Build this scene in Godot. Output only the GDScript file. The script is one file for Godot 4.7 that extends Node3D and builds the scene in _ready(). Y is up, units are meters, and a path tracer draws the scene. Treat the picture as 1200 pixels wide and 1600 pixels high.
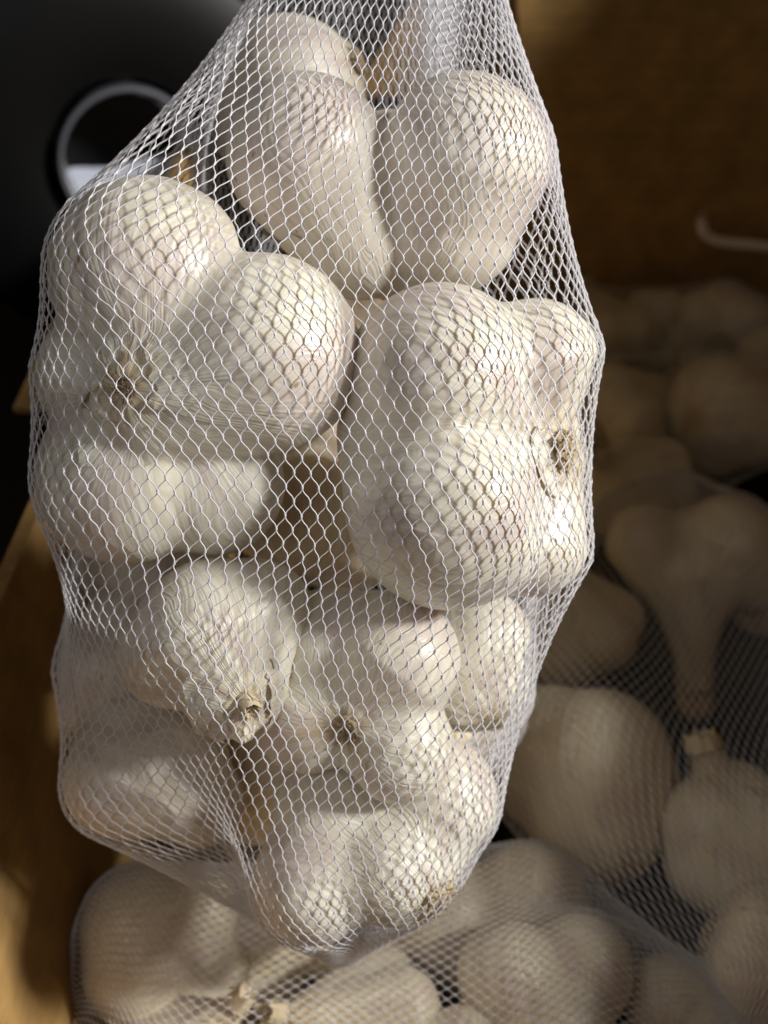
extends Node3D
# A white net bag of garlic bulbs lifted out of a cardboard box that holds more bags of garlic.

const F := 1715.6            # focal length in the units of a 1200 x 1600 frame (50 degrees tall)
var view: Transform3D         # where the photographer stands
var M := {}
var names := {}
var skin_mats: Array[StandardMaterial3D] = []
var rng := RandomNumberGenerator.new()
var noise := FastNoiseLite.new()

# ------------------------------------------------------------------ helpers
func numbered(called: String) -> String:
	var n: int = names.get(called, 0)
	names[called] = n + 1
	return called if n == 0 else "%s_%03d" % [called, n]

func at(x: float, y: float, depth: float) -> Vector3:
	return view * Vector3((x - 600.0) / F * depth, (800.0 - y) / F * depth, -depth)

func at_height(x: float, y: float, height: float) -> Vector3:
	var d := view.basis * Vector3((x - 600.0) / F, (800.0 - y) / F, -1.0)
	return view.origin + d * ((height - view.origin.y) / d.y)

func depth_of(p: Vector3) -> float:
	return -(view.affine_inverse() * p).z

func thing(called: String, label: String, category: String, where := Vector3.ZERO, group := "") -> Node3D:
	var o := Node3D.new()
	o.name = numbered(called)
	add_child(o, true)
	o.position = where
	o.set_meta("label", label)
	o.set_meta("category", category)
	if group:
		o.set_meta("group", group)
	return o

func part(called: String, mesh: Mesh, material: Material, parent: Node, stuff := false) -> MeshInstance3D:
	var o := MeshInstance3D.new()
	o.name = called if parent != self else numbered(called)
	o.mesh = mesh
	o.material_override = material
	o.cast_shadow = GeometryInstance3D.SHADOW_CASTING_SETTING_ON
	parent.add_child(o, true)
	if stuff:
		o.set_meta("kind", "stuff")
	return o

func mat(color: Color, rough: float, spec := 0.5) -> StandardMaterial3D:
	var m := StandardMaterial3D.new()
	m.albedo_color = color
	m.roughness = rough
	m.metallic_specular = spec
	m.cull_mode = BaseMaterial3D.CULL_DISABLED
	return m

func mesh_from(v: PackedVector3Array, n: PackedVector3Array, idx: PackedInt32Array, uv := PackedVector2Array()) -> ArrayMesh:
	var a := []
	a.resize(Mesh.ARRAY_MAX)
	a[Mesh.ARRAY_VERTEX] = v
	a[Mesh.ARRAY_NORMAL] = n
	if uv.size():
		a[Mesh.ARRAY_TEX_UV] = uv
	a[Mesh.ARRAY_INDEX] = idx
	var m := ArrayMesh.new()
	m.add_surface_from_arrays(Mesh.PRIMITIVE_TRIANGLES, a)
	return m

# a grid of points, nu across and nv down, with smooth normals
func sheet(p: PackedVector3Array, nu: int, nv: int, keep := PackedByteArray()) -> ArrayMesh:
	var n := PackedVector3Array()
	var uv := PackedVector2Array()
	var idx := PackedInt32Array()
	for j in nv:
		for i in nu:
			var du := p[j * nu + mini(i + 1, nu - 1)] - p[j * nu + maxi(i - 1, 0)]
			var dv := p[mini(j + 1, nv - 1) * nu + i] - p[maxi(j - 1, 0) * nu + i]
			n.append(du.cross(dv).normalized())
			uv.append(Vector2(float(i) / (nu - 1), float(j) / (nv - 1)))
	for j in nv - 1:
		for i in nu - 1:
			if keep.size() and not keep[j * nu + i]:
				continue
			var a := j * nu + i
			idx.append_array([a, a + nu, a + 1, a + 1, a + nu, a + nu + 1])
	return mesh_from(p, n, idx, uv)

func mesh_with_uv(m: ArrayMesh, uv: PackedVector2Array) -> ArrayMesh:
	var a := m.surface_get_arrays(0)
	return mesh_from(a[Mesh.ARRAY_VERTEX], a[Mesh.ARRAY_NORMAL], a[Mesh.ARRAY_INDEX], uv)

# a panel with thickness and slightly uneven faces; a, b, c, d run round its face
func panel(a: Vector3, b: Vector3, c: Vector3, d: Vector3, thick: float, warp := 0.0015, nu := 24, nv := 16) -> ArrayMesh:
	var st := SurfaceTool.new()
	st.begin(Mesh.PRIMITIVE_TRIANGLES)
	var n := (b - a).cross(d - a).normalized()
	var grid := []
	for side in 2:
		for j in nv + 1:
			for i in nu + 1:
				var u := float(i) / nu
				var w := float(j) / nv
				var q := a.lerp(b, u).lerp(d.lerp(c, u), w)
				q += n * (warp * noise.get_noise_3d(q.x * 900.0, q.y * 900.0, q.z * 900.0) - side * thick)
				grid.append(q)
	var s := (nu + 1) * (nv + 1)
	var k := nu + 1
	for side in 2:
		st.set_smooth_group(side)
		for j in nv:
			for i in nu:
				var o := side * s + j * k + i
				var t := [o, o + 1, o + k, o + 1, o + k + 1, o + k]
				if side == 1:
					t = [o, o + k, o + 1, o + 1, o + k, o + k + 1]
				for e in t:
					st.add_vertex(grid[e])
	st.set_smooth_group(-1)
	var ring := []
	for i in nu: ring.append(i)
	for j in nv: ring.append(j * k + nu)
	for i in nu: ring.append(nv * k + nu - i)
	for j in nv: ring.append((nv - j) * k)
	for i in ring.size():
		var e: int = ring[i]
		var f: int = ring[(i + 1) % ring.size()]
		for q in [e, e + s, f, f, e + s, f + s]:
			st.add_vertex(grid[q])
	st.generate_normals()
	return st.commit()

# a tube along points, each with a radius
func tube(pts: PackedVector3Array, radii: PackedFloat32Array, sides := 8) -> ArrayMesh:
	var v := PackedVector3Array()
	var n := PackedVector3Array()
	var idx := PackedInt32Array()
	var side := Vector3.UP
	for i in pts.size():
		var t := (pts[mini(i + 1, pts.size() - 1)] - pts[maxi(i - 1, 0)]).normalized()
		if i == 0 and absf(t.y) > 0.9:
			side = Vector3.RIGHT
		side = (side - t * side.dot(t)).normalized()
		var up := t.cross(side)
		for s in sides:
			var a := TAU * s / sides
			var d := side * cos(a) + up * sin(a)
			v.append(pts[i] + d * radii[i])
			n.append(d)
			if i > 0:
				var p := (i - 1) * sides
				var q := i * sides
				var s2 := (s + 1) % sides
				idx.append_array([p + s, q + s, p + s2, p + s2, q + s, q + s2])
	return mesh_from(v, n, idx)

# ------------------------------------------------------------------ materials
func skin_pictures(seed_: int) -> Array:
	var w := 768
	var h := 512
	var n1 := FastNoiseLite.new(); n1.seed = seed_; n1.frequency = 1.0; n1.fractal_octaves = 3
	var n2 := FastNoiseLite.new(); n2.seed = seed_ + 31; n2.frequency = 1.0; n2.fractal_octaves = 2
	var col := PackedByteArray()
	var hgt := PackedByteArray()
	col.resize(w * h * 3)
	hgt.resize(w * h)
	var base := Vector3(230, 225, 211)
	var mauve := Vector3(204, 188, 187)
	var ochre := Vector3(190, 158, 100)
	var brown := Vector3(120, 88, 48)
	var pale := Vector3(241, 238, 229)
	for i in w:
		var a := TAU * i / w
		var cx := cos(a)
		var cz := sin(a)
		for j in h:
			var y := float(j) / h
			var bend := n2.get_noise_3d(cx * 1.5, y * 3.0, cz * 1.5) * 0.25
			var c1 := cos(a + bend)
			var s1 := sin(a + bend)
			var fine := n1.get_noise_3d(c1 * 26.0, y * 2.2, s1 * 26.0)
			var coarse := n1.get_noise_3d(c1 * 7.0 + 40.0, y * 1.6, s1 * 7.0)
			var patch := n2.get_noise_3d(cx * 1.3 + 9.0, y * 2.6, cz * 1.3)
			var crinkle := n2.get_noise_3d(cx * 17.0, y * 34.0 + 5.0, cz * 17.0)
			var speck := n2.get_noise_3d(cx * 9.0, y * 26.0 + 70.0, cz * 9.0)
			var c := base.lerp(pale, clampf(coarse * 1.6 + 0.25, 0.0, 1.0))
			c = c.lerp(mauve, clampf(patch * 1.5 - 0.10 + coarse * 0.35, 0.0, 0.5))
			c *= 1.0 + fine * 0.08
			var rooty := clampf((y - 0.86) * 6.0 + patch * 0.5 + fine * 0.5, 0.0, 1.0)
			var necky := clampf((0.13 - y) * 6.0 + fine * 0.7, 0.0, 1.0)
			c = c.lerp(ochre, 0.55 * rooty + 0.5 * necky)
			var spot := clampf((speck - 0.62) * 6.0, 0.0, 1.0) * clampf(patch * 2.5 + 0.35, 0.0, 1.0)
			c = c.lerp(brown, spot * 0.55)
			if y > 0.9:
				c = c.lerp(brown, clampf(fine * 2.0, 0.0, 0.6) * clampf((y - 0.9) * 14.0, 0.0, 1.0))
			var k := (j * w + i) * 3
			col[k] = clampi(int(c.x), 0, 255)
			col[k + 1] = clampi(int(c.y), 0, 255)
			col[k + 2] = clampi(int(c.z), 0, 255)
			var wr := clampf(patch * 2.0 + 0.2, 0.0, 1.0)
			hgt[j * w + i] = clampi(int(128.0 + fine * 95.0 + crinkle * 28.0 * wr + coarse * 40.0), 0, 255)
	var im := Image.create_from_data(w, h, false, Image.FORMAT_RGB8, col)
	var hm := Image.create_from_data(w, h, false, Image.FORMAT_L8, hgt)
	return [ImageTexture.create_from_image(im), ImageTexture.create_from_image(hm)]

func card_picture(seed_: int, base: Vector3) -> ImageTexture:
	var w := 512
	var n1 := FastNoiseLite.new(); n1.seed = seed_; n1.frequency = 1.0; n1.fractal_octaves = 3
	var col := PackedByteArray()
	col.resize(w * w * 3)
	for j in w:
		for i in w:
			var f := n1.get_noise_2d(i * 0.02, j * 0.35)
			var g := n1.get_noise_2d(i * 0.012 + 50.0, j * 0.012)
			var sp := n1.get_noise_2d(i * 0.5, j * 0.5 + 300.0)
			var flute := sin(j * TAU * 20.0 / w)
			var c := base * (1.0 + 0.10 * f + 0.14 * g + 0.05 * sp + 0.018 * flute)
			var k := (j * w + i) * 3
			col[k] = clampi(int(c.x), 0, 255)
			col[k + 1] = clampi(int(c.y), 0, 255)
			col[k + 2] = clampi(int(c.z), 0, 255)
	return ImageTexture.create_from_image(Image.create_from_data(w, w, false, Image.FORMAT_RGB8, col))

func make_materials() -> void:
	for s in 4:
		var pics := skin_pictures(11 + 7 * s)
		for tint in [Color(1, 0.995, 0.975), Color(1.0, 0.965, 0.89), Color(0.975, 0.96, 0.95)]:
			var m := mat(tint, 0.34, 0.5)
			m.albedo_texture = pics[0]
			m.heightmap_enabled = true
			m.heightmap_texture = pics[1]
			m.heightmap_scale = 0.035
			m.rim_enabled = true
			m.rim = 0.25
			m.rim_tint = 0.5
			m.subsurf_scatter_enabled = true
			m.subsurf_scatter_strength = 0.08
			skin_mats.append(m)
	M.net = mat(Color(0.96, 0.96, 0.975), 0.32, 0.5)
	M.net.backlight_enabled = true
	M.net.backlight = Color(0.75, 0.75, 0.77)
	M.root = mat(Color(0.62, 0.52, 0.36), 0.85, 0.2)
	var nt := NoiseTexture2D.new()
	nt.width = 256; nt.height = 256; nt.seamless = true
	var fn := FastNoiseLite.new(); fn.seed = 5; fn.frequency = 0.05; fn.fractal_octaves = 4
	nt.noise = fn
	var g := Gradient.new()
	g.set_color(0, Color(0.45, 0.36, 0.24)); g.set_color(1, Color(0.88, 0.83, 0.72))
	nt.color_ramp = g
	M.root.albedo_color = Color.WHITE
	M.root.albedo_texture = nt
	M.root.uv1_triplanar = true
	M.root.uv1_scale = Vector3(60, 60, 60)
	M.root_pale = M.root.duplicate()
	M.root_pale.albedo_color = Color(0.95, 0.97, 1.0)
	M.stem = mat(Color(0.78, 0.72, 0.60), 0.7, 0.3)
	M.flake = mat(Color(0.90, 0.86, 0.78), 0.45, 0.5)
	M.flake.backlight_enabled = true
	M.flake.backlight = Color(0.5, 0.46, 0.38)
	M.card = mat(Color.WHITE, 0.75, 0.35)
	M.card.albedo_texture = card_picture(3, Vector3(165, 132, 82))
	M.card.uv1_triplanar = true
	M.card.uv1_world_triplanar = true
	M.card.uv1_scale = Vector3(7, 7, 7)
	M.card_edge = mat(Color(0.60, 0.45, 0.28), 0.9, 0.2)
	M.black = mat(Color(0.025, 0.025, 0.028), 0.35, 0.5)
	M.black_film = mat(Color(0.03, 0.031, 0.034), 0.42, 0.35)
	M.grey = mat(Color(0.36, 0.37, 0.40), 0.5, 0.5)
	M.core = mat(Color(0.92, 0.93, 0.95), 0.6, 0.4)
	M.paper = mat(Color(0.72, 0.74, 0.80), 0.6, 0.3)
	M.cord = mat(Color(0.95, 0.92, 0.88), 0.7, 0.3)
	M.floor = mat(Color(0.20, 0.17, 0.18), 0.8, 0.3)

# ------------------------------------------------------------------ garlic
# cloves: each [ax, ay, az, ra, bx, by, bz, rb] in metres, in the bulb's own axes (+y towards the stem).
# The skin is where a ray from the bulb's middle leaves the smooth union of these tapered capsules.
class Field:
	var a := PackedVector3Array()
	var ab := PackedVector3Array()
	var ra := PackedFloat32Array()
	var dr := PackedFloat32Array()
	var inv := PackedFloat32Array()
	var k := 0.005
	func add(p: Vector3, r: float, q: Vector3, s: float) -> void:
		a.append(p); ab.append(q - p); ra.append(r); dr.append(s - r)
		inv.append(1.0 / maxf((q - p).length_squared(), 1e-9))
	func dist(p: Vector3) -> float:
		var d := 1.0
		for i in a.size():
			var pa := p - a[i]
			var h := clampf(pa.dot(ab[i]) * inv[i], 0.0, 1.0)
			var e := (pa - ab[i] * h).length() - ra[i] - dr[i] * h
			var m := maxf(k - absf(d - e), 0.0)
			d = minf(d, e) - m * m * 0.25 / k
		return d

func bulb_surface(f: Field, nu: int, nv: int, seed_: int, ruffle: float) -> PackedVector3Array:
	var p := PackedVector3Array()
	p.resize((nu + 1) * (nv + 1))
	var reach := 0.0
	for i in f.a.size():
		reach = maxf(reach, maxf(f.a[i].length() + f.ra[i], (f.a[i] + f.ab[i]).length() + f.ra[i] + f.dr[i]))
	reach *= 1.03
	var off := seed_ * 3.7
	for j in nv + 1:
		var y := float(j) / nv
		var th := PI * y
		var st := sin(th)
		var ct := cos(th)
		var pole := clampf(st * 3.0, 0.0, 1.0)
		for i in nu:
			var ph := TAU * i / nu
			var w := Vector3(st * cos(ph), ct, st * sin(ph))
			if (j == 0 or j == nv) and i > 0:
				p[j * (nu + 1) + i] = p[j * (nu + 1)]
				continue
			var t := reach
			for s in 14:
				var d := f.dist(w * t)
				if d < 0.00015:
					break
				t -= d * 0.85
				if t < 0.004:
					t = 0.004
					break
			t += pole * ruffle * (noise.get_noise_3d(cos(ph) * 420.0 + off, y * 90.0, sin(ph) * 420.0) + 1.3 * noise.get_noise_3d(cos(ph) * 130.0 + off, y * 150.0, sin(ph) * 130.0))
			p[j * (nu + 1) + i] = w * t
		p[j * (nu + 1) + nu] = p[j * (nu + 1)]
	return p

func bulb_mesh(p: PackedVector3Array, nu: int, nv: int) -> ArrayMesh:
	var n := PackedVector3Array()
	var uv := PackedVector2Array()
	var idx := PackedInt32Array()
	var k := nu + 1
	n.resize(p.size()); uv.resize(p.size())
	for j in nv + 1:
		for i in k:
			var du := p[j * k + (i + 1) % nu] - p[j * k + (i - 1 + nu) % nu]
			var dv := p[mini(j + 1, nv) * k + i] - p[maxi(j - 1, 0) * k + i]
			var m := dv.cross(du)
			if j == 0:
				m = Vector3.UP
			elif j == nv:
				m = Vector3.DOWN
			n[j * k + i] = -m.normalized() if m.dot(p[j * k + i]) < 0.0 and (j == 0 or j == nv) else (m.normalized() if m.length_squared() > 1e-16 else p[j * k + i].normalized())
			uv[j * k + i] = Vector2(float(i) / nu, float(j) / nv)
	for j in nv:
		for i in nu:
			var a := j * k + i
			idx.append_array([a, a + k, a + 1, a + 1, a + k, a + k + 1])
	# make sure the normals look outwards
	var mid := (nv / 2) * k
	if n[mid].dot(p[mid]) < 0.0:
		for i in n.size():
			n[i] = -n[i]
	return mesh_from(p, n, idx, uv)

func root_plate_mesh(r: float, seed_: int) -> ArrayMesh:
	var nu := 28
	var nv := 8
	var p := PackedVector3Array()
	for j in nv + 1:
		var q := float(j) / nv
		for i in nu + 1:
			var a := TAU * (i % nu) / nu
			var e := noise.get_noise_3d(cos(a) * 200.0 + seed_ * 9.0, q * 150.0, sin(a) * 200.0)
			var rr := r * q * (1.0 + 0.22 * e)
			var y := -0.10 * r * (1.0 - q * q) + r * 0.10 * e + (0.22 * r if j == nv else 0.0)
			p.append(Vector3(cos(a) * rr, y, sin(a) * rr))
	return sheet(p, nu + 1, nv + 1)

func root_hair_mesh(r: float, seed_: int) -> ArrayMesh:
	var v := PackedVector3Array()
	var n := PackedVector3Array()
	var idx := PackedInt32Array()
	var g := RandomNumberGenerator.new()
	g.seed = seed_
	for h in 46:
		var a := g.randf() * TAU
		var q := r * sqrt(g.randf())
		var b := Vector3(cos(a) * q, -0.0002, sin(a) * q)
		var tip := b + Vector3(cos(a) * q * 0.35 + g.randfn(0, 0.0007), -g.randf_range(0.0003, 0.0012), sin(a) * q * 0.35 + g.randfn(0, 0.0007))
		var o := v.size()
		for s in 3:
			var e := Vector3(cos(TAU * s / 3), 0, sin(TAU * s / 3))
			v.append(b + e * 0.0004); n.append(e)
		v.append(tip); n.append(Vector3.DOWN)
		idx.append_array([o, o + 3, o + 1, o + 1, o + 3, o + 2, o + 2, o + 3, o])
	return mesh_from(v, n, idx)

func stem_mesh(r: float, h: float, seed_: int) -> ArrayMesh:
	var nu := 26
	var nv := 9
	var p := PackedVector3Array()
	for j in nv + 1:
		var q := float(j) / nv
		for i in nu + 1:
			var a := TAU * (i % nu) / nu
			var e := noise.get_noise_3d(cos(a) * 260.0 + seed_ * 5.0, q * 20.0, sin(a) * 260.0)
			var rr := r * (1.15 - 0.35 * q + 0.30 * e)
			var y := h * q * (1.0 + (0.55 * e if q > 0.6 else 0.0))
			p.append(Vector3(cos(a) * rr, y, sin(a) * rr))
	for j in 3:
		var q: float = [0.75, 0.45, 0.02][j]
		for i in nu + 1:
			var a := TAU * (i % nu) / nu
			var e := noise.get_noise_3d(cos(a) * 200.0, q * 90.0 + seed_, sin(a) * 200.0)
			p.append(Vector3(cos(a) * r * 0.8 * q, h * (0.72 + 0.25 * e), sin(a) * r * 0.8 * q))
	return sheet(p, nu + 1, nv + 4)

# a torn flake of the papery outer skin, lifting off the surface
func flake_mesh(p: PackedVector3Array, nu: int, nv: int, u0: float, v0: float, du: float, dv: float, lift: float, seed_: int) -> ArrayMesh:
	var k := nu + 1
	var gu := 40
	var gv := 14
	var out := PackedVector3Array()
	var uvs := PackedVector2Array()
	for j in gv:
		var rr := float(j) / (gv - 1)
		for i in gu:
			var a := TAU * (i % (gu - 1)) / (gu - 1)
			var e := noise.get_noise_3d(cos(a) * 70.0 + seed_ * 13.0, sin(a) * 70.0, 3.0)
			var e2 := noise.get_noise_3d(cos(a) * 260.0 + seed_ * 13.0, sin(a) * 260.0, 30.0)
			var w := rr * (1.0 + 0.7 * e + 0.22 * e2) * 0.5
			var x := fposmod(u0 + cos(a) * w * du, 1.0) * nu
			var y := clampf(v0 + sin(a) * w * dv, 0.01, 0.99) * nv
			var xi := mini(int(x), nu - 1)
			var yi := mini(int(y), nv - 1)
			var q0 := p[yi * k + xi].lerp(p[yi * k + xi + 1], x - xi)
			var q1 := p[(yi + 1) * k + xi].lerp(p[(yi + 1) * k + xi + 1], x - xi)
			var q := q0.lerp(q1, y - yi)
			q *= 1.0 + (0.0003 + lift * pow(rr, 4.0) * clampf(0.35 + 2.0 * e, 0.0, 1.0)) / maxf(q.length(), 0.01)
			out.append(q)
			uvs.append(Vector2(u0 + cos(a) * w * du, v0 + sin(a) * w * dv))
	return mesh_with_uv(sheet(out, gu, gv), uvs)

# place: where the middle is; stem: direction of the stem (world); f: the field in world-sized view axes turned into the bulb's own
func make_bulb(label: String, group: String, where: Vector3, frame: Basis, f: Field, fine: bool, seed_: int, opt := {}) -> Dictionary:
	var o := thing("garlic_bulb", label, "garlic bulb", where, group)
	o.basis = frame
	var nu := 112 if fine else 56
	var nv := 84 if fine else 42
	var p := bulb_surface(f, nu, nv, seed_, opt.get("ruffle", 0.00022))
	var m: StandardMaterial3D = skin_mats[opt.get("skin", seed_ % skin_mats.size())]
	part("skin", bulb_mesh(p, nu, nv), m, o)
	if opt.get("root", true):
		var r: float = opt.get("root_size", 0.0085)
		var rp := part("root_plate", root_plate_mesh(r, seed_), M.root_pale if opt.has("root_pale") else M.root, o)
		rp.position = Vector3(0, p[nv * (nu + 1)].y + opt.get("root_sink", -0.0002), 0)
		if fine:
			part("root_hairs", root_hair_mesh(r, seed_), M.root, rp, true)
	if opt.get("stem", true):
		var s := part("stem", stem_mesh(opt.get("stem_size", 0.0045), opt.get("stem_length", 0.009), seed_), M.stem, o)
		s.position = Vector3(0, p[0].y - 0.002, 0)
	for q in opt.get("flakes", []):
		part("skin_flake", flake_mesh(p, nu, nv, q[0], q[1], q[2], q[3], q[4], seed_ + int(q[0] * 50)), m, o)
	return {"p": p, "nu": nu, "nv": nv, "t": o.transform}

func axes_along(y: Vector3, hint: Vector3) -> Basis:
	y = y.normalized()
	var x := hint.cross(y)
	if x.length() < 0.05:
		x = Vector3(0.3, 0.1, 1).cross(y)
	x = x.normalized()
	return Basis(x, y, x.cross(y))

# a bulb given by its cloves as they show from the front: x, y, z (towards the viewer), radius, to the second end
func seen_bulb(label: String, group: String, cx: float, cy: float, depth: float, stem: Vector3, cloves: Array, crease: float, seed_: int, opt := {}) -> Dictionary:
	var c := at(cx, cy, depth)
	var z := (view.origin - c).normalized()
	var x := view.basis.y.cross(z).normalized()
	var facing := Basis(x, z.cross(x), z)
	var frame := axes_along(facing * stem, view.basis.x + view.basis.y * 0.2)
	var into := frame.inverse() * facing
	var s := depth / F
	var f := Field.new()
	f.k = crease
	for q in cloves:
		var a := into * (Vector3(q[0] - cx, cy - q[1], q[2]) * s)
		var b := a
		var rb: float = q[3]
		if q.size() > 4:
			b = into * (Vector3(q[4] - cx, cy - q[5], q[6]) * s)
			rb = q[7]
		f.add(a, q[3] * s, b, rb * s)
	return make_bulb(label, group, c, frame, f, true, seed_, opt)

# an ordinary bulb: n cloves round the stem
func plain_bulb(label: String, group: String, where: Vector3, radius: float, stem: Vector3, n: int, seed_: int, fine := false, opt := {}) -> Dictionary:
	var g := RandomNumberGenerator.new()
	g.seed = seed_ * 77 + 5
	var f := Field.new()
	f.k = radius * 0.16
	f.add(Vector3(0, -0.05, 0) * radius, radius * 0.62, Vector3(0, 0.3, 0) * radius, radius * 0.4)
	for i in n:
		var a := TAU * (i + g.randf_range(-0.13, 0.13)) / n
		var d := Vector3(cos(a), 0, sin(a))
		var big := g.randf_range(0.9, 1.08)
		f.add((d * 0.50 + Vector3(0, g.randf_range(-0.18, -0.05), 0)) * radius, radius * 0.47 * big, (d * 0.16 + Vector3(0, 0.72, 0)) * radius, radius * 0.17)
	var tall: float = opt.get("neck", 1.1)
	f.add(Vector3(0, 0.5, 0) * radius, radius * 0.26, Vector3(0, tall, 0) * radius, radius * opt.get("neck_width", 0.13))
	var o := opt.duplicate()
	o.merge({"skin": 1 + 3 * (seed_ % 4)})
	o.merge({"stem_size": radius * 0.14, "stem_length": radius * 0.22, "root_size": radius * 0.28})
	return make_bulb(label, group, where, axes_along(stem, Vector3(0.2, 0.1, 1)), f, fine, seed_, o)

# ------------------------------------------------------------------ the net
# A taut skin round the axis p0-p1, held out by the bulbs; then knitted strands laid on it.
func net_mesh(p0: Vector3, p1: Vector3, r0: float, r1: float, bulbs: Array, nt: int, nv: int, strands: int, rows: int, thick: float, sides: int, steps: PackedFloat32Array, sweeps: int, only_up := false, twist := 0.0) -> ArrayMesh:
	var ax := (p1 - p0).normalized()
	var length := p0.distance_to(p1)
	var ex := (view.basis.x - ax * ax.dot(view.basis.x)).normalized()
	var ey := ax.cross(ex)
	var low := PackedFloat32Array()
	low.resize(nt * nv)
	for b in bulbs:
		var t: Transform3D = b.t
		var p: PackedVector3Array = b.p
		var k: int = b.nu + 1
		var sub := 3 if b.nu > 60 else 4
		var bnu: int = b.nu
		var bnv: int = b.nv
		for j in bnv:
			for i in bnu:
				var q := j * k + i
				var a := t * p[q] - p0
				var du := t.basis * (p[q + 1] - p[q])
				var dv := t.basis * (p[q + k] - p[q])
				for s in sub * sub:
					var w := a + du * ((s % sub) / float(sub)) + dv * ((s / sub) / float(sub))
					var x := w.dot(ex)
					var y := w.dot(ey)
					var v := int(w.dot(ax) / length * (nv - 1) + 0.5)
					if v < 1 or v > nv - 2:
						continue
					var th := int(fposmod(atan2(y, x), TAU) / TAU * nt + 0.5) % nt
					var r := sqrt(x * x + y * y)
					if r > low[v * nt + th]:
						low[v * nt + th] = r
	var r := PackedFloat32Array()
	r.resize(nt * nv)
	for v in nv:
		for t in nt:
			var q := v * nt + t
			if low[q] > 0.0:
				low[q] += 0.0006
			r[q] = maxf(low[q], lerpf(r0, r1, float(v) / (nv - 1)))
	for t in nt:
		r[t] = r0
		r[(nv - 1) * nt + t] = r1
	var cd := cos(TAU / nt)
	for s in sweeps:
		for v in range(1, nv - 1):
			var o := v * nt
			for t in nt:
				var a := r[o + (t + 1) % nt]
				var b := r[o + (t + nt - 1) % nt]
				var want := 0.5 * (r[o - nt + t] + r[o + nt + t]) * 0.95 + 0.05 * (2.0 * a * b * cd / (a + b))
				var x := r[o + t]
				x += 1.7 * (want - x)
				r[o + t] = maxf(maxf(x, low[o + t]), 0.002)
	# lay out: columns by arc length round each slice, rows by mean length down the bag
	var arc := PackedFloat32Array()
	arc.resize((nt + 1) * nv)
	var run := PackedFloat32Array()
	run.resize(nv)
	for v in nv:
		var total := 0.0
		for t in nt:
			var a := r[v * nt + t]
			var b := r[v * nt + (t + 1) % nt]
			total += sqrt(maxf(a * a + b * b - 2.0 * a * b * cd, 1e-12))
			arc[v * (nt + 1) + t + 1] = total
		for t in nt + 1:
			arc[v * (nt + 1) + t] = 0.6 * arc[v * (nt + 1) + t] / total + 0.4 * t / nt
		if v > 0:
			var step := 0.0
			var dz := length / (nv - 1)
			for t in nt:
				var e := r[v * nt + t] - r[(v - 1) * nt + t]
				step += sqrt(dz * dz + e * e)
			run[v] = run[v - 1] + step / nt
	var pts_per := (rows - 1) * steps.size() + 1
	var V := PackedVector3Array()
	var N := PackedVector3Array()
	var I := PackedInt32Array()
	for c in strands:
		var prev_ok := false
		var vi := 0
		var ring := PackedVector3Array()
		var outw := PackedVector3Array()
		var fat := PackedFloat32Array()
		for s in pts_per:
			var row := s / steps.size()
			var f := steps[s % steps.size()]
			var side := 1.0 if (c + row) % 2 == 0 else -1.0
			var fe := clampf((f - 0.11) / 0.78, 0.0, 1.0)
			var e := fe * fe * (3.0 - 2.0 * fe)
			var y := (row + f) / (rows - 1.0)
			y += 0.0035 * noise.get_noise_3d(c * 1.7, row * 2.0, 50.0)
			var x := c + 0.465 * lerpf(side, -side, e) + 0.35 * noise.get_noise_3d(c * 2.2, row * 2.2, 0.0)
			var goal := clampf(y, 0.0, 1.0) * run[nv - 1]
			while vi < nv - 2 and run[vi + 1] < goal:
				vi += 1
			while vi > 0 and run[vi] > goal:
				vi -= 1
			var fv := clampf((goal - run[vi]) / maxf(run[vi + 1] - run[vi], 1e-6), 0.0, 1.0)
			var u := fposmod(x / strands + twist * y, 1.0)
			# find the column by bisection on this slice's arc table
			var o := vi * (nt + 1)
			var lo := 0
			var hi := nt
			while hi - lo > 1:
				var mid := (lo + hi) / 2
				if lerpf(arc[o + mid], arc[o + nt + 1 + mid], fv) <= u:
					lo = mid
				else:
					hi = mid
			var a0 := lerpf(arc[o + lo], arc[o + nt + 1 + lo], fv)
			var a1 := lerpf(arc[o + hi], arc[o + nt + 1 + hi], fv)
			var ft := clampf((u - a0) / maxf(a1 - a0, 1e-6), 0.0, 1.0)
			var hi2 := hi % nt
			var ra := lerpf(r[vi * nt + lo], r[vi * nt + hi2], ft)
			var rb := lerpf(r[(vi + 1) * nt + lo], r[(vi + 1) * nt + hi2], ft)
			var rad := lerpf(ra, rb, fv)
			var th := (lo + ft) / nt * TAU
			var d := ex * cos(th) + ey * sin(th)
			var near := 1.0 - minf(f, 1.0 - f) * 6.0
			rad += 0.00025 + (0.00008 * side if near > 0.0 else 0.0)
			ring.append(p0 + ax * ((vi + fv) / (nv - 1) * length) + d * rad)
			outw.append(d)
			fat.append(thick * (1.0 + 1.1 * maxf(near, 0.0)))
		for s in pts_per:
			var p := ring[s]
			if only_up and outw[s].y < -0.25:
				prev_ok = false
				continue
			var t := (ring[mini(s + 1, pts_per - 1)] - ring[maxi(s - 1, 0)]).normalized()
			var side2 := t.cross(outw[s]).normalized()
			var up := side2.cross(t)
			var o := V.size()
			for k in sides:
				var a := TAU * (k + 0.5) / sides
				var d := side2 * cos(a) + up * sin(a)
				V.append(p + d * fat[s])
				N.append(d)
			if prev_ok:
				var b := o - sides
				for k in sides:
					var k2 := (k + 1) % sides
					I.append_array([b + k, b + k2, o + k, b + k2, o + k2, o + k])
			prev_ok = true
	return mesh_from(V, N, I)

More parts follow.
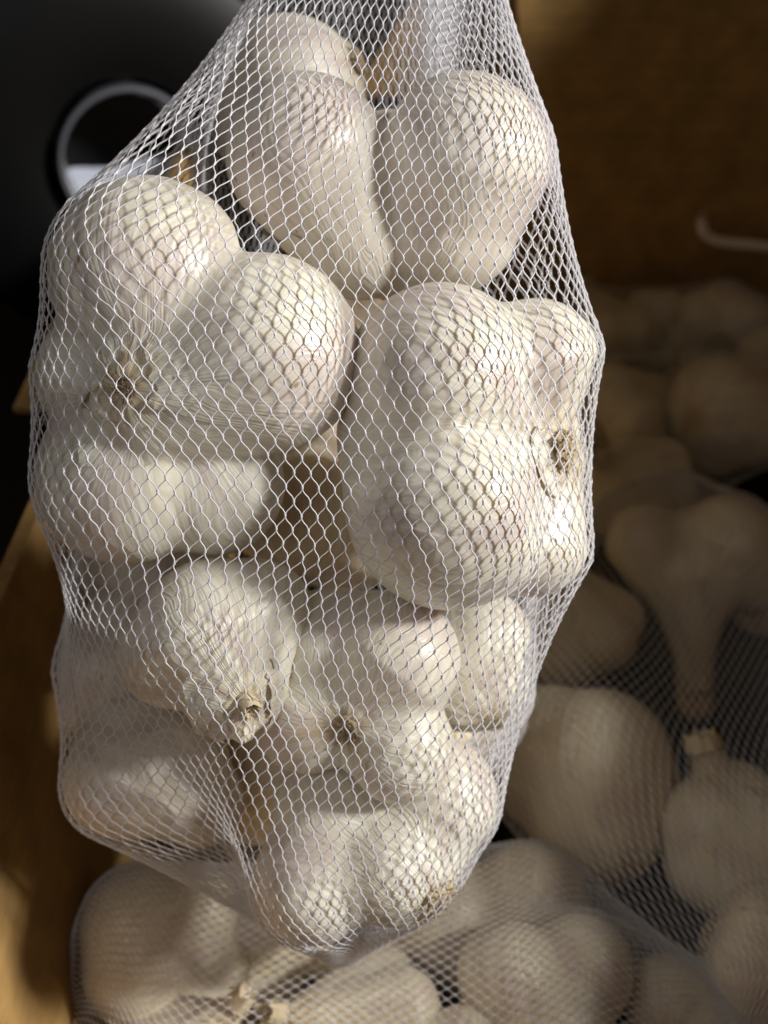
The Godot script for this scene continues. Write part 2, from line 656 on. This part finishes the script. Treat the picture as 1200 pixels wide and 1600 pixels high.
# ------------------------------------------------------------------ the scene
func _ready() -> void:
	rng.seed = 4
	noise.seed = 9
	noise.frequency = 0.01
	noise.fractal_octaves = 2
	# camera
	view = Transform3D(Basis(Vector3.RIGHT, deg_to_rad(-40.0)), Vector3(0, 0.3, 0))
	var cam := Camera3D.new()
	cam.name = "camera"
	var lens := CameraAttributesPhysical.new()
	lens.frustum_focal_length = 12.0 / tan(deg_to_rad(25.0))
	lens.frustum_focus_distance = 0.212
	lens.exposure_aperture = 8.5
	cam.attributes = lens
	cam.fov = 50.0
	cam.near = 0.01
	cam.far = 20.0
	add_child(cam)
	cam.transform = view
	cam.current = true
	# the dim room round about
	var env := Environment.new()
	env.background_mode = Environment.BG_COLOR
	env.background_color = Color(0.215, 0.178, 0.112)
	env.tonemap_mode = Environment.TONE_MAPPER_LINEAR
	env.tonemap_exposure = 1.0
	env.sdfgi_enabled = true
	env.ssao_enabled = true
	env.ssil_enabled = true
	var we := WorldEnvironment.new()
	we.name = "environment"
	we.environment = env
	add_child(we)
	# the lamp up to the right of the box, and the weak light of the room from the left
	lamp("key_light", Vector3(0.93, 0.72, -0.01), Vector3(0.0, 0.16, -0.19), Vector2(0.15, 0.15), Color(1.0, 0.985, 0.965), 1.75)
	lamp("room_light", Vector3(-0.16, 0.40, 0.07), Vector3(0, 0.15, -0.2), Vector2(0.2, 0.2), Color(0.96, 0.965, 1.0), 0.019)

	make_materials()
	setting()
	lifted_bag()
	bed()

func lamp(called: String, where: Vector3, to: Vector3, size: Vector2, color: Color, energy: float) -> void:
	var l := AreaLight3D.new()
	l.name = called
	l.area_size = size
	l.light_color = color
	l.light_energy = energy
	l.shadow_enabled = true
	add_child(l)
	l.look_at_from_position(where, to, Vector3.UP)

func setting() -> void:
	# floor of the shop
	var fl := part("floor", panel(Vector3(-2.5, -0.07, 1.5), Vector3(2.5, -0.07, 1.5), Vector3(2.5, -0.07, -3.0), Vector3(-2.5, -0.07, -3.0), 0.05, 0.001, 8, 8), M.floor, self)
	fl.set_meta("kind", "structure")
	fl.set_meta("label", "dark floor beyond the cardboard box, seen through the top of the net")
	# the box
	var box := thing("cardboard_box", "large open brown cardboard box holding the bags of garlic", "box")
	var x0 := -0.068
	var x1 := -0.103
	var fz := -0.575
	part("left_wall", panel(Vector3(x0, -0.06, 0.06), Vector3(x0, -0.06, fz), Vector3(x1, 0.076, fz), Vector3(x1, 0.102, 0.06), 0.005), M.card, box)
	part("far_wall", panel(Vector3(x0, -0.06, fz), Vector3(0.26, -0.06, fz), Vector3(0.26, 0.10, fz), Vector3(x1, 0.07, fz), 0.005), M.card, box)
	part("far_flap", panel(at_z(548, 150, fz), at_z(900, 150, fz), at_z(900, -150, fz), at_z(745, -150, fz), 0.005), M.card, box)
	part("right_wall", panel(Vector3(0.25, -0.06, fz), Vector3(0.25, -0.06, 0.06), Vector3(0.265, 0.215, 0.06), Vector3(0.265, 0.215, fz), 0.005), M.card, box)
	part("right_flap", panel(Vector3(0.268, 0.215, fz), Vector3(0.268, 0.215, -0.27), Vector3(0.272, 0.245, -0.37), Vector3(0.272, 0.40, fz), 0.005), M.card, box)
	part("left_flap", panel(at(20, 640, 0.36), at(120, 640, 0.36), at(120, 470, 0.37), at(85, 500, 0.37), 0.004), M.card, box)
	part("near_wall", panel(Vector3(0.25, -0.06, 0.06), Vector3(x0, -0.06, 0.06), Vector3(x0, 0.24, 0.07), Vector3(0.25, 0.24, 0.07), 0.005), M.card, box)
	part("bottom", panel(Vector3(x0, -0.06, 0.06), Vector3(0.25, -0.06, 0.06), Vector3(0.25, -0.06, fz), Vector3(x0, -0.06, fz), 0.005), M.card, box)
	# inner flap in front of the far wall
	part("inner_flap", panel(at_z(838, 500, -0.555), at_z(1500, 500, -0.555), at_z(1500, -300, -0.545), at_z(790, -300, -0.545), 0.004), M.card, box)
	# black liner under the bags
	var p := PackedVector3Array()
	var nu := 60
	var nv := 80
	for j in nv:
		for i in nu:
			var x := lerpf(x0 + 0.003, 0.247, float(i) / (nu - 1))
			var z := lerpf(0.05, fz + 0.005, float(j) / (nv - 1))
			p.append(Vector3(x, -0.045 + 0.012 * noise.get_noise_2d(x * 3000.0, z * 3000.0), z))
	var liner := part("black_liner", sheet(p, nu, nv), M.black, self)
	liner.set_meta("label", "wrinkled black plastic liner showing in gaps between the lower bags")
	liner.set_meta("category", "liner")
	# white cord through the flap
	var pts := PackedVector3Array()
	var rad := PackedFloat32Array()
	for q in [[1098, 340], [1097, 352], [1101, 364], [1112, 373], [1130, 378], [1160, 381], [1200, 385], [1250, 388], [1300, 384]]:
		pts.append(at_z(q[0], q[1], -0.538))
		rad.append(0.0030)
	pts[0] = at_z(1099, 340, -0.552)
	var cord := part("white_cord", tube(smooth(pts, 4), fill(rad, 4), 8), M.cord, self)
	cord.set_meta("label", "short white cord hooked against the dark box wall")
	cord.set_meta("category", "cord")
	roll()
	var crate := thing("cardboard_box", "second brown cardboard box behind the black roll in the top left corner", "box")
	part("wall", panel(at(-200, 300, 0.8), at(160, -10, 0.8), at(160, -300, 0.8), at(-200, -300, 0.8), 0.005), M.card, crate)

func at_z(x: float, y: float, z: float) -> Vector3:
	var d := view.basis * Vector3((x - 600.0) / F, (800.0 - y) / F, -1.0)
	return view.origin + d * ((z - view.origin.z) / d.z)

func smooth(p: PackedVector3Array, n: int) -> PackedVector3Array:
	var out := PackedVector3Array()
	for i in p.size() - 1:
		for k in n:
			out.append(p[i].cubic_interpolate(p[i + 1], p[maxi(i - 1, 0)], p[mini(i + 2, p.size() - 1)], float(k) / n))
	out.append(p[p.size() - 1])
	return out

func fill(r: PackedFloat32Array, n: int) -> PackedFloat32Array:
	var out := PackedFloat32Array()
	for i in (r.size() - 1) * n + 1:
		out.append(r[mini(i / n, r.size() - 1)])
	return out

func lathe(profile: Array, sides := 64) -> ArrayMesh:
	var p := PackedVector3Array()
	for q in profile:
		for i in sides + 1:
			var a := TAU * (i % sides) / sides
			p.append(Vector3(cos(a) * q[0], sin(a) * q[0], q[1]))
	return sheet(p, sides + 1, profile.size())

func roll() -> void:
	# roll of black wrap standing beyond the left wall, its hollow core towards us
	var c := at(205, 252, 0.56)
	var o := thing("wrap_roll", "roll of black plastic film with a pale grey ringed hollow core", "roll", c)
	var z := (view.origin - c).normalized()
	z = Vector3(z.x + 0.12, z.y * 0.45, z.z).normalized()
	o.basis = Basis(Vector3.UP.cross(z).normalized(), z.cross(Vector3.UP.cross(z).normalized()), z)
	part("film", lathe([[0.040, -0.002], [0.050, 0.0], [0.070, 0.001], [0.094, -0.001], [0.100, -0.006], [0.101, -0.02], [0.101, -0.25], [0.04, -0.25]]), M.black_film, o)
	part("core_ring", lathe([[0.0335, -0.002], [0.0338, 0.005], [0.0345, 0.007], [0.0362, 0.007], [0.0370, 0.005], [0.0370, -0.004]]), M.grey, o)
	part("core", lathe([[0.0333, 0.004], [0.032, -0.01], [0.031, -0.06]]), M.core, o)
	var pp := PackedVector3Array()
	for j in 7:
		for i in 24:
			var a := PI + PI * i / 23.0
			var top := -0.004 + 0.0012 * sin(i * 0.5)
			var edge := Vector3(cos(a) * 0.0315, sin(a) * 0.0315, 0.0)
			var q := edge.lerp(Vector3(edge.x, minf(top, edge.y) if edge.y > top else top, 0.0), j / 6.0)
			pp.append(q + Vector3(0, 0, -0.006 - 0.012 * j / 6.0 + 0.0008 * sin(i * 0.7 + j)))
	part("white_paper", sheet(pp, 24, 7), M.paper, o)
	part("core_plug", lathe([[0.031, -0.045], [0.015, -0.046], [0.0005, -0.046]]), M.black, o)

func lifted_bag() -> void:
	var g := "garlic bulbs in the lifted net bag"
	var b := []
	# right-hand big bulb
	b.append(seen_bulb("large garlic bulb at the right of the lifted bag, its root pit facing right", g, 740, 705, 0.237, Vector3(-0.93, 0.0, -0.35), [
		[740, 700, -60, 165], [690, 596, 64, 142, 760, 690, 0, 90], [704, 782, 62, 160, 790, 720, 0, 90], [832, 572, 15, 100, 850, 660, 0, 50], [828, 845, 10, 88, 850, 740, 0, 60], [640, 690, 40, 110]],
		0.004, 1, {"skin": 0, "stem": false, "root_size": 0.0048, "flakes": [[0.2, 0.88, 0.3, 0.1, 0.0008]]}))
	# left-hand big bulb, root towards us
	b.append(seen_bulb("large garlic bulb at the lifted bag's left, its shaded root end facing outward", g, 290, 590, 0.232, Vector3(0.50, 0.1, -0.86), [
[290, 590, -75, 175], [238, 440, 5, 152, 300, 500, -80, 90], [408, 562, 70, 141, 250, 612, 38, 116], [410, 540, 70, 138], [198, 748, -28, 140, 270, 640, -70, 90], [335, 760, -15, 112], [165, 590, -30, 105]],
		0.003, 2, {"skin": 3, "stem": false, "root_size": 0.0024, "root_sink": 0.0002, "root_pale": true, "flakes": [[0.1, 0.86, 0.3, 0.14, 0.0012], [0.45, 0.84, 0.25, 0.14, 0.0012], [0.75, 0.86, 0.3, 0.14, 0.0012]]}))
	# the heart-shaped pair of cloves at the top
	b.append(seen_bulb("heart-shaped garlic bulb of two plump cloves near the top of the lifted bag", g, 605, 290, 0.245, Vector3(0.12, -1.0, 0.05), [
		[605, 285, -100, 112], [484, 250, 45, 122, 560, 372, 25, 92], [722, 258, 40, 131, 704, 350, 30, 104], [610, 330, -30, 100, 640, 430, 0, 50], [645, 430, 10, 40, 650, 476, 10, 20]],
		0.0035, 4, {"skin": 5, "root": false, "stem_size": 0.003, "stem_length": 0.004, "flakes": [[0.3, 0.3, 0.2, 0.2, 0.001]]}))
	b.append(seen_bulb("garlic bulb with a small brown root tip at the very top of the lifted bag", g, 450, 165, 0.272, Vector3(-0.8, -0.5, -0.25), [
		[452, 150, -20, 106], [453, 137, 14, 101], [420, 190, 0, 92], [490, 200, -20, 90], [520, 110, 6, 36, 540, 104, 6, 24]],
		0.005, 5, {"skin": 2, "stem": false, "root_size": 0.0032}))
	# lower rows
	b.append(seen_bulb("garlic bulb with ragged brown stem, lower left of the lifted bag", g, 345, 1010, 0.239, Vector3(0.28, -0.6, 0.75), [
		[345, 1000, -50, 118], [338, 1000, 22, 126, 360, 1070, 30, 80], [402, 960, 28, 84, 395, 1060, 35, 50], [268, 1020, -20, 84], [372, 1100, 62, 24, 378, 1140, 84, 13]],
		0.0035, 6, {"skin": 0, "root": false, "stem_size": 0.0022, "stem_length": 0.005, "flakes": [[0.3, 0.16, 0.3, 0.14, 0.0012], [0.8, 0.15, 0.3, 0.12, 0.0012]]}))
	b.append(seen_bulb("glossy garlic bulb with mauve lower clove in the lower middle of the lifted bag", g, 590, 1080, 0.244, Vector3(0.45, 0.5, -0.7), [
		[580, 1080, -60, 115], [612, 1030, 35, 105, 560, 1090, 20, 70], [520, 1010, 5, 92], [622, 1165, 15, 85, 560, 1130, 0, 60], [480, 1120, -10, 85]],
		0.004, 8, {"skin": 6, "stem": false, "root_size": 0.003, "flakes": [[0.5, 0.88, 0.3, 0.12, 0.001]]}))
	b.append(seen_bulb("smaller garlic bulb low at the right edge of the lifted bag, under the large one", g, 752, 1040, 0.275, Vector3(-0.2, 0.9, -0.4), [
		[735, 1020, 0, 90], [768, 1078, 0, 60], [760, 990, 10, 66], [715, 1075, 0, 66]], 0.004, 7, {"skin": 3, "stem": false, "root": false}))
	b.append(seen_bulb("garlic bulb at the lifted bag's bottom tip, its frayed root facing down right", g, 590, 1300, 0.252, Vector3(-0.6, 0.72, -0.35), [
		[585, 1290, -50, 115], [682, 1248, 15, 94], [610, 1345, 25, 92], [492, 1372, 15, 93], [520, 1270, 0, 95], [650, 1320, -10, 80]],
		0.0045, 9, {"skin": 9, "stem": false, "root_size": 0.006, "flakes": [[0.3, 0.88, 0.3, 0.12, 0.0012]]}))
	b.append(seen_bulb("garlic bulb at the lower left corner of the lifted bag with one lit clove", g, 235, 1210, 0.266, Vector3(0.75, -0.6, 0.0), [
		[235, 1200, -20, 100], [193, 1215, 12, 88], [264, 1205, 34, 94], [310, 1255, -10, 70], [200, 1150, -10, 80]], 0.004, 10, {"skin": 2, "stem": false, "root": false}))
	b.append(seen_bulb("shaded garlic bulb at the left edge of the lifted bag above the lower corner", g, 180, 1040, 0.272, Vector3(0.3, 0.9, -0.2), [
		[190, 1030, -20, 80], [165, 1045, 0, 72], [155, 1105, 0, 52], [200, 970, -10, 66]], 0.004, 11, {"skin": 2, "stem": false, "root": false}))
	# behind, glimpsed in the gaps
	b.append(plain_bulb("garlic bulb deep in the lifted bag, glimpsed between the two large ones", g, at(500, 800, 0.305), 0.029, Vector3(0.2, 0.5, -0.8), 7, 12, true, {"skin": 1, "root": false, "stem": false}))
	b.append(plain_bulb("garlic bulb deep in the lifted bag behind the heart-shaped one", g, at(560, 480, 0.31), 0.030, Vector3(-0.3, 0.6, -0.8), 7, 13, true, {"skin": 4, "root": false, "stem": false}))
	b.append(plain_bulb("garlic bulb deep in the lifted bag behind the ragged stem", g, at(420, 1190, 0.295), 0.026, Vector3(0.6, -0.2, -0.8), 6, 14, true, {"skin": 7, "root": false, "stem": false}))
	b.append(plain_bulb("garlic bulb deep in the lifted bag behind the glossy mauve one", g, at(690, 1130, 0.315), 0.024, Vector3(-0.6, 0.2, -0.8), 6, 15, true, {"skin": 10, "root": false, "stem": false}))
	b.append(plain_bulb("garlic bulb deep in the lifted bag, filling the dark gap under the left-hand one", g, at(255, 905, 0.288), 0.023, Vector3(0.5, 0.2, -0.8), 6, 16, true, {"skin": 2, "root": false, "stem": false}))
	var p0 := at(640, -400, 0.25)
	var p1 := at(530, 1490, 0.285)
	var bag := thing("net_bag", "white knitted net bag stretched tight round a dozen garlic bulbs", "net bag", Vector3.ZERO)
	part("netting", net_mesh(p0, p1, 0.012, 0.006, b, 144, 170, 244, 112, 0.000135, 4, PackedFloat32Array([0.0, 0.15, 0.36, 0.64, 0.85]), 130), M.net, bag, true)
	for q in [[706, 1372, 738, 1352], [690, 1384, 715, 1378]]:
		var a := at(q[0], q[1], 0.246)
		var e := at(q[2], q[3], 0.241)
		var pts := PackedVector3Array()
		var rad := PackedFloat32Array()
		for i in 9:
			var f := i / 8.0
			pts.append(a.lerp(e, f) + view.basis.y * 0.0012 * sin(f * 5.0 + q[0]) * f)
			rad.append(0.0003 * (1.0 - 0.5 * f))
		part("loose_thread", tube(pts, rad, 5), M.net, bag)

func bed() -> void:
	var far := "garlic bulbs in the far bag in the box"
	var right := "garlic bulbs in the right-hand bag in the box"
	var low := "garlic bulbs in the nearest bag in the box"
	var fb := []
	var rb := []
	var nb := []
	var s := 20
	# [x, y, height of the middle, radius in frame units, stem direction in view axes, cloves, label]
	for q in [
		[950, 530, 0.0, 78, Vector3(-0.2, 0.8, -0.4), 6, "dim garlic bulb against the far wall beside the lifted bag's edge"],
		[1025, 515, 0.0, 62, Vector3(0.3, 0.3, -0.8), 6, "small dim garlic bulb against the far wall between two larger ones"],
		[1120, 520, 0.0, 80, Vector3(0.2, 0.5, -0.8), 7, "dim garlic bulb at the far right against the box wall"],
		[975, 645, 0.0, 82, Vector3(0.7, 0.5, -0.3), 6, "dim garlic bulb in the second row beside the lifted bag"],
		[1215, 600, 0.0, 80, Vector3(0.5, 0.2, -0.8), 6, "garlic bulb cut by the right frame edge behind the round one"],
		[995, 760, 0.0, 90, Vector3(-0.5, 0.25, 0.6), 6, "garlic bulb with a dark stem pit just above the heart-shaped stemmed one"]]:
		fb.append(bed_bulb(q, far, s)); s += 1
	for q in [
		[900, 975, 0.0, 100, Vector3(-0.3, 0.8, 0.3), 6, "garlic bulb half hidden behind the lifted bag's right edge in the box"],
		[1200, 900, 0.0, 95, Vector3(0.6, 0.5, -0.5), 6, "garlic bulb at the right frame edge beside the stemmed one"],
		[1185, 1500, 0.008, 115, Vector3(0.7, -0.3, 0.2), 6, "garlic bulb at the lower right frame edge below the cut-stem one"]]:
		rb.append(bed_bulb(q, right, s)); s += 1
	var c := at_height(1075, 880, 0.008)
	rb.append(seen_bulb("garlic bulb with a long pale stem pointing down, right of the lifted bag", right, 1075, 880, depth_of(c), Vector3(0.08, -1, 0.25), [
		[1072, 870, -30, 80], [1012, 850, 20, 62, 1070, 970, 10, 28], [1135, 850, 20, 76, 1090, 970, 10, 28], [1180, 880, -20, 70], [1078, 900, 20, 55, 1082, 990, 15, 30], [1080, 960, 10, 32, 1086, 1095, 20, 26]], 0.006, 40, {"skin": 1, "root": false, "stem_size": 0.0055, "stem_length": 0.006}))
	for q in [
		[570, 1610, 0.004, 125, Vector3(-0.6, 0.3, 0.4), 6, "garlic bulb cut by the bottom frame edge, left of centre"],
		[290, 1660, 0.004, 115, Vector3(0.4, 0.5, 0.2), 6, "garlic bulb cut by the bottom frame edge at the left"],
		[720, 1680, 0.0, 120, Vector3(0.2, -0.5, 0.5), 6, "garlic bulb cut by the bottom frame edge below the creased one"]]:
		nb.append(bed_bulb(q, low, s)); s += 1
	var round_ones := [
		[fb, far, 1130, 645, 0.008, Vector3(0.5, 0.1, -0.85), "round garlic bulb catching light in the second row at the right edge", [[1125, 640, 0, 86], [1165, 655, -20, 78], [1105, 690, -20, 60]]],
		[rb, right, 920, 1215, 0.012, Vector3(-0.3, 0.85, -0.35), "big oval garlic bulb under net to the right of the lifted bag's tip", [[935, 1190, 25, 112, 930, 1275, 15, 104], [858, 1160, -10, 88, 850, 1220, -20, 80], [985, 1230, -30, 80]]],
		[rb, right, 1135, 1310, 0.012, Vector3(-0.25, 0.95, 0.3), "garlic bulb with a yellowish cut stem on top, right of the big oval one", [[1108, 1290, 20, 74, 1112, 1350, 10, 70], [1180, 1300, 5, 80], [1150, 1250, -20, 62], [1170, 1370, -10, 80], [1118, 1225, 5, 30, 1106, 1185, 25, 27]]],
		[nb, low, 240, 1480, 0.010, Vector3(0.7, 0.65, -0.2), "garlic bulb in the bottom left corner of the box beside the lit cardboard", [[222, 1452, 15, 94, 230, 1500, 10, 98], [300, 1440, -10, 80], [310, 1530, -20, 85]]],
		[nb, low, 410, 1460, -0.004, Vector3(0.5, -0.5, -0.7), "garlic bulb just under the lifted bag's tip in the nearest bag", [[375, 1445, 0, 88], [445, 1470, 5, 76, 500, 1500, 10, 30], [400, 1520, -20, 80]]],
		[nb, low, 750, 1440, 0.0, Vector3(0.4, 0.85, -0.3), "garlic bulb in the nearest bag below the lifted bag's right side", [[690, 1445, 0, 104], [825, 1420, 5, 98], [760, 1480, -20, 100]]],
		[nb, low, 855, 1550, 0.012, Vector3(0.2, -0.9, -0.2), "garlic bulb of several plump cloves at the bottom, right of centre", [[800, 1530, 20, 84], [905, 1515, 0, 84], [865, 1600, 25, 88], [800, 1620, -10, 80]]],
		[nb, low, 1070, 1580, 0.0, Vector3(0.3, 0.5, -0.8), "small garlic bulb at the bottom of the frame beside the black gap", [[1050, 1570, 10, 74], [1105, 1600, 0, 74], [1060, 1640, -10, 74]]]]
	for q in round_ones:
		var h := at_height(q[2], q[3], q[4])
		var stem_on: bool = (q[5] as Vector3).y > 0.9
		q[0].append(seen_bulb(q[6], q[1], q[2], q[3], depth_of(h), q[5], q[7], 0.0045, s, {"skin": 1 + 3 * (s % 4), "root": false, "stem": stem_on, "stem_size": 0.005, "stem_length": 0.005}))
		s += 1
	var st := PackedFloat32Array([0.0, 0.33, 0.67])
	var g := "net bags of garlic lying in the box"
	var a := thing("net_bag", "white net bag lying at the right of the box round the stemmed garlic", "net bag", Vector3.ZERO, g)
	part("netting", net_mesh(at_height(1010, 740, -0.005), at_height(1150, 1700, -0.005), 0.01, 0.01, rb, 90, 96, 180, 92, 0.00012, 3, st, 90, true), M.net, a, true)
	var e := thing("net_bag", "white net bag lying nearest in the box below the lifted one", "net bag", Vector3.ZERO, g)
	part("netting", net_mesh(at_height(95, 1550, -0.01), at_height(1175, 1640, -0.01), 0.01, 0.01, nb, 90, 96, 180, 104, 0.00012, 3, st, 90, true), M.net, e, true)
	var w := thing("net_bag", "white net bag lying in the dark far end of the box", "net bag", Vector3.ZERO, g)
	part("netting", net_mesh(at_height(700, 580, -0.005), at_height(1400, 620, -0.005), 0.01, 0.01, fb, 80, 80, 150, 100, 0.00012, 3, st, 80, true), M.net, w, true)

func bed_bulb(q: Array, group: String, seed_: int) -> Dictionary:
	var c := at_height(q[0], q[1], q[2])
	var stem: Vector3 = view.basis * (q[4] as Vector3)
	return plain_bulb(q[6], group, c, q[3] * 1.12 * depth_of(c) / F, stem, q[5], seed_)
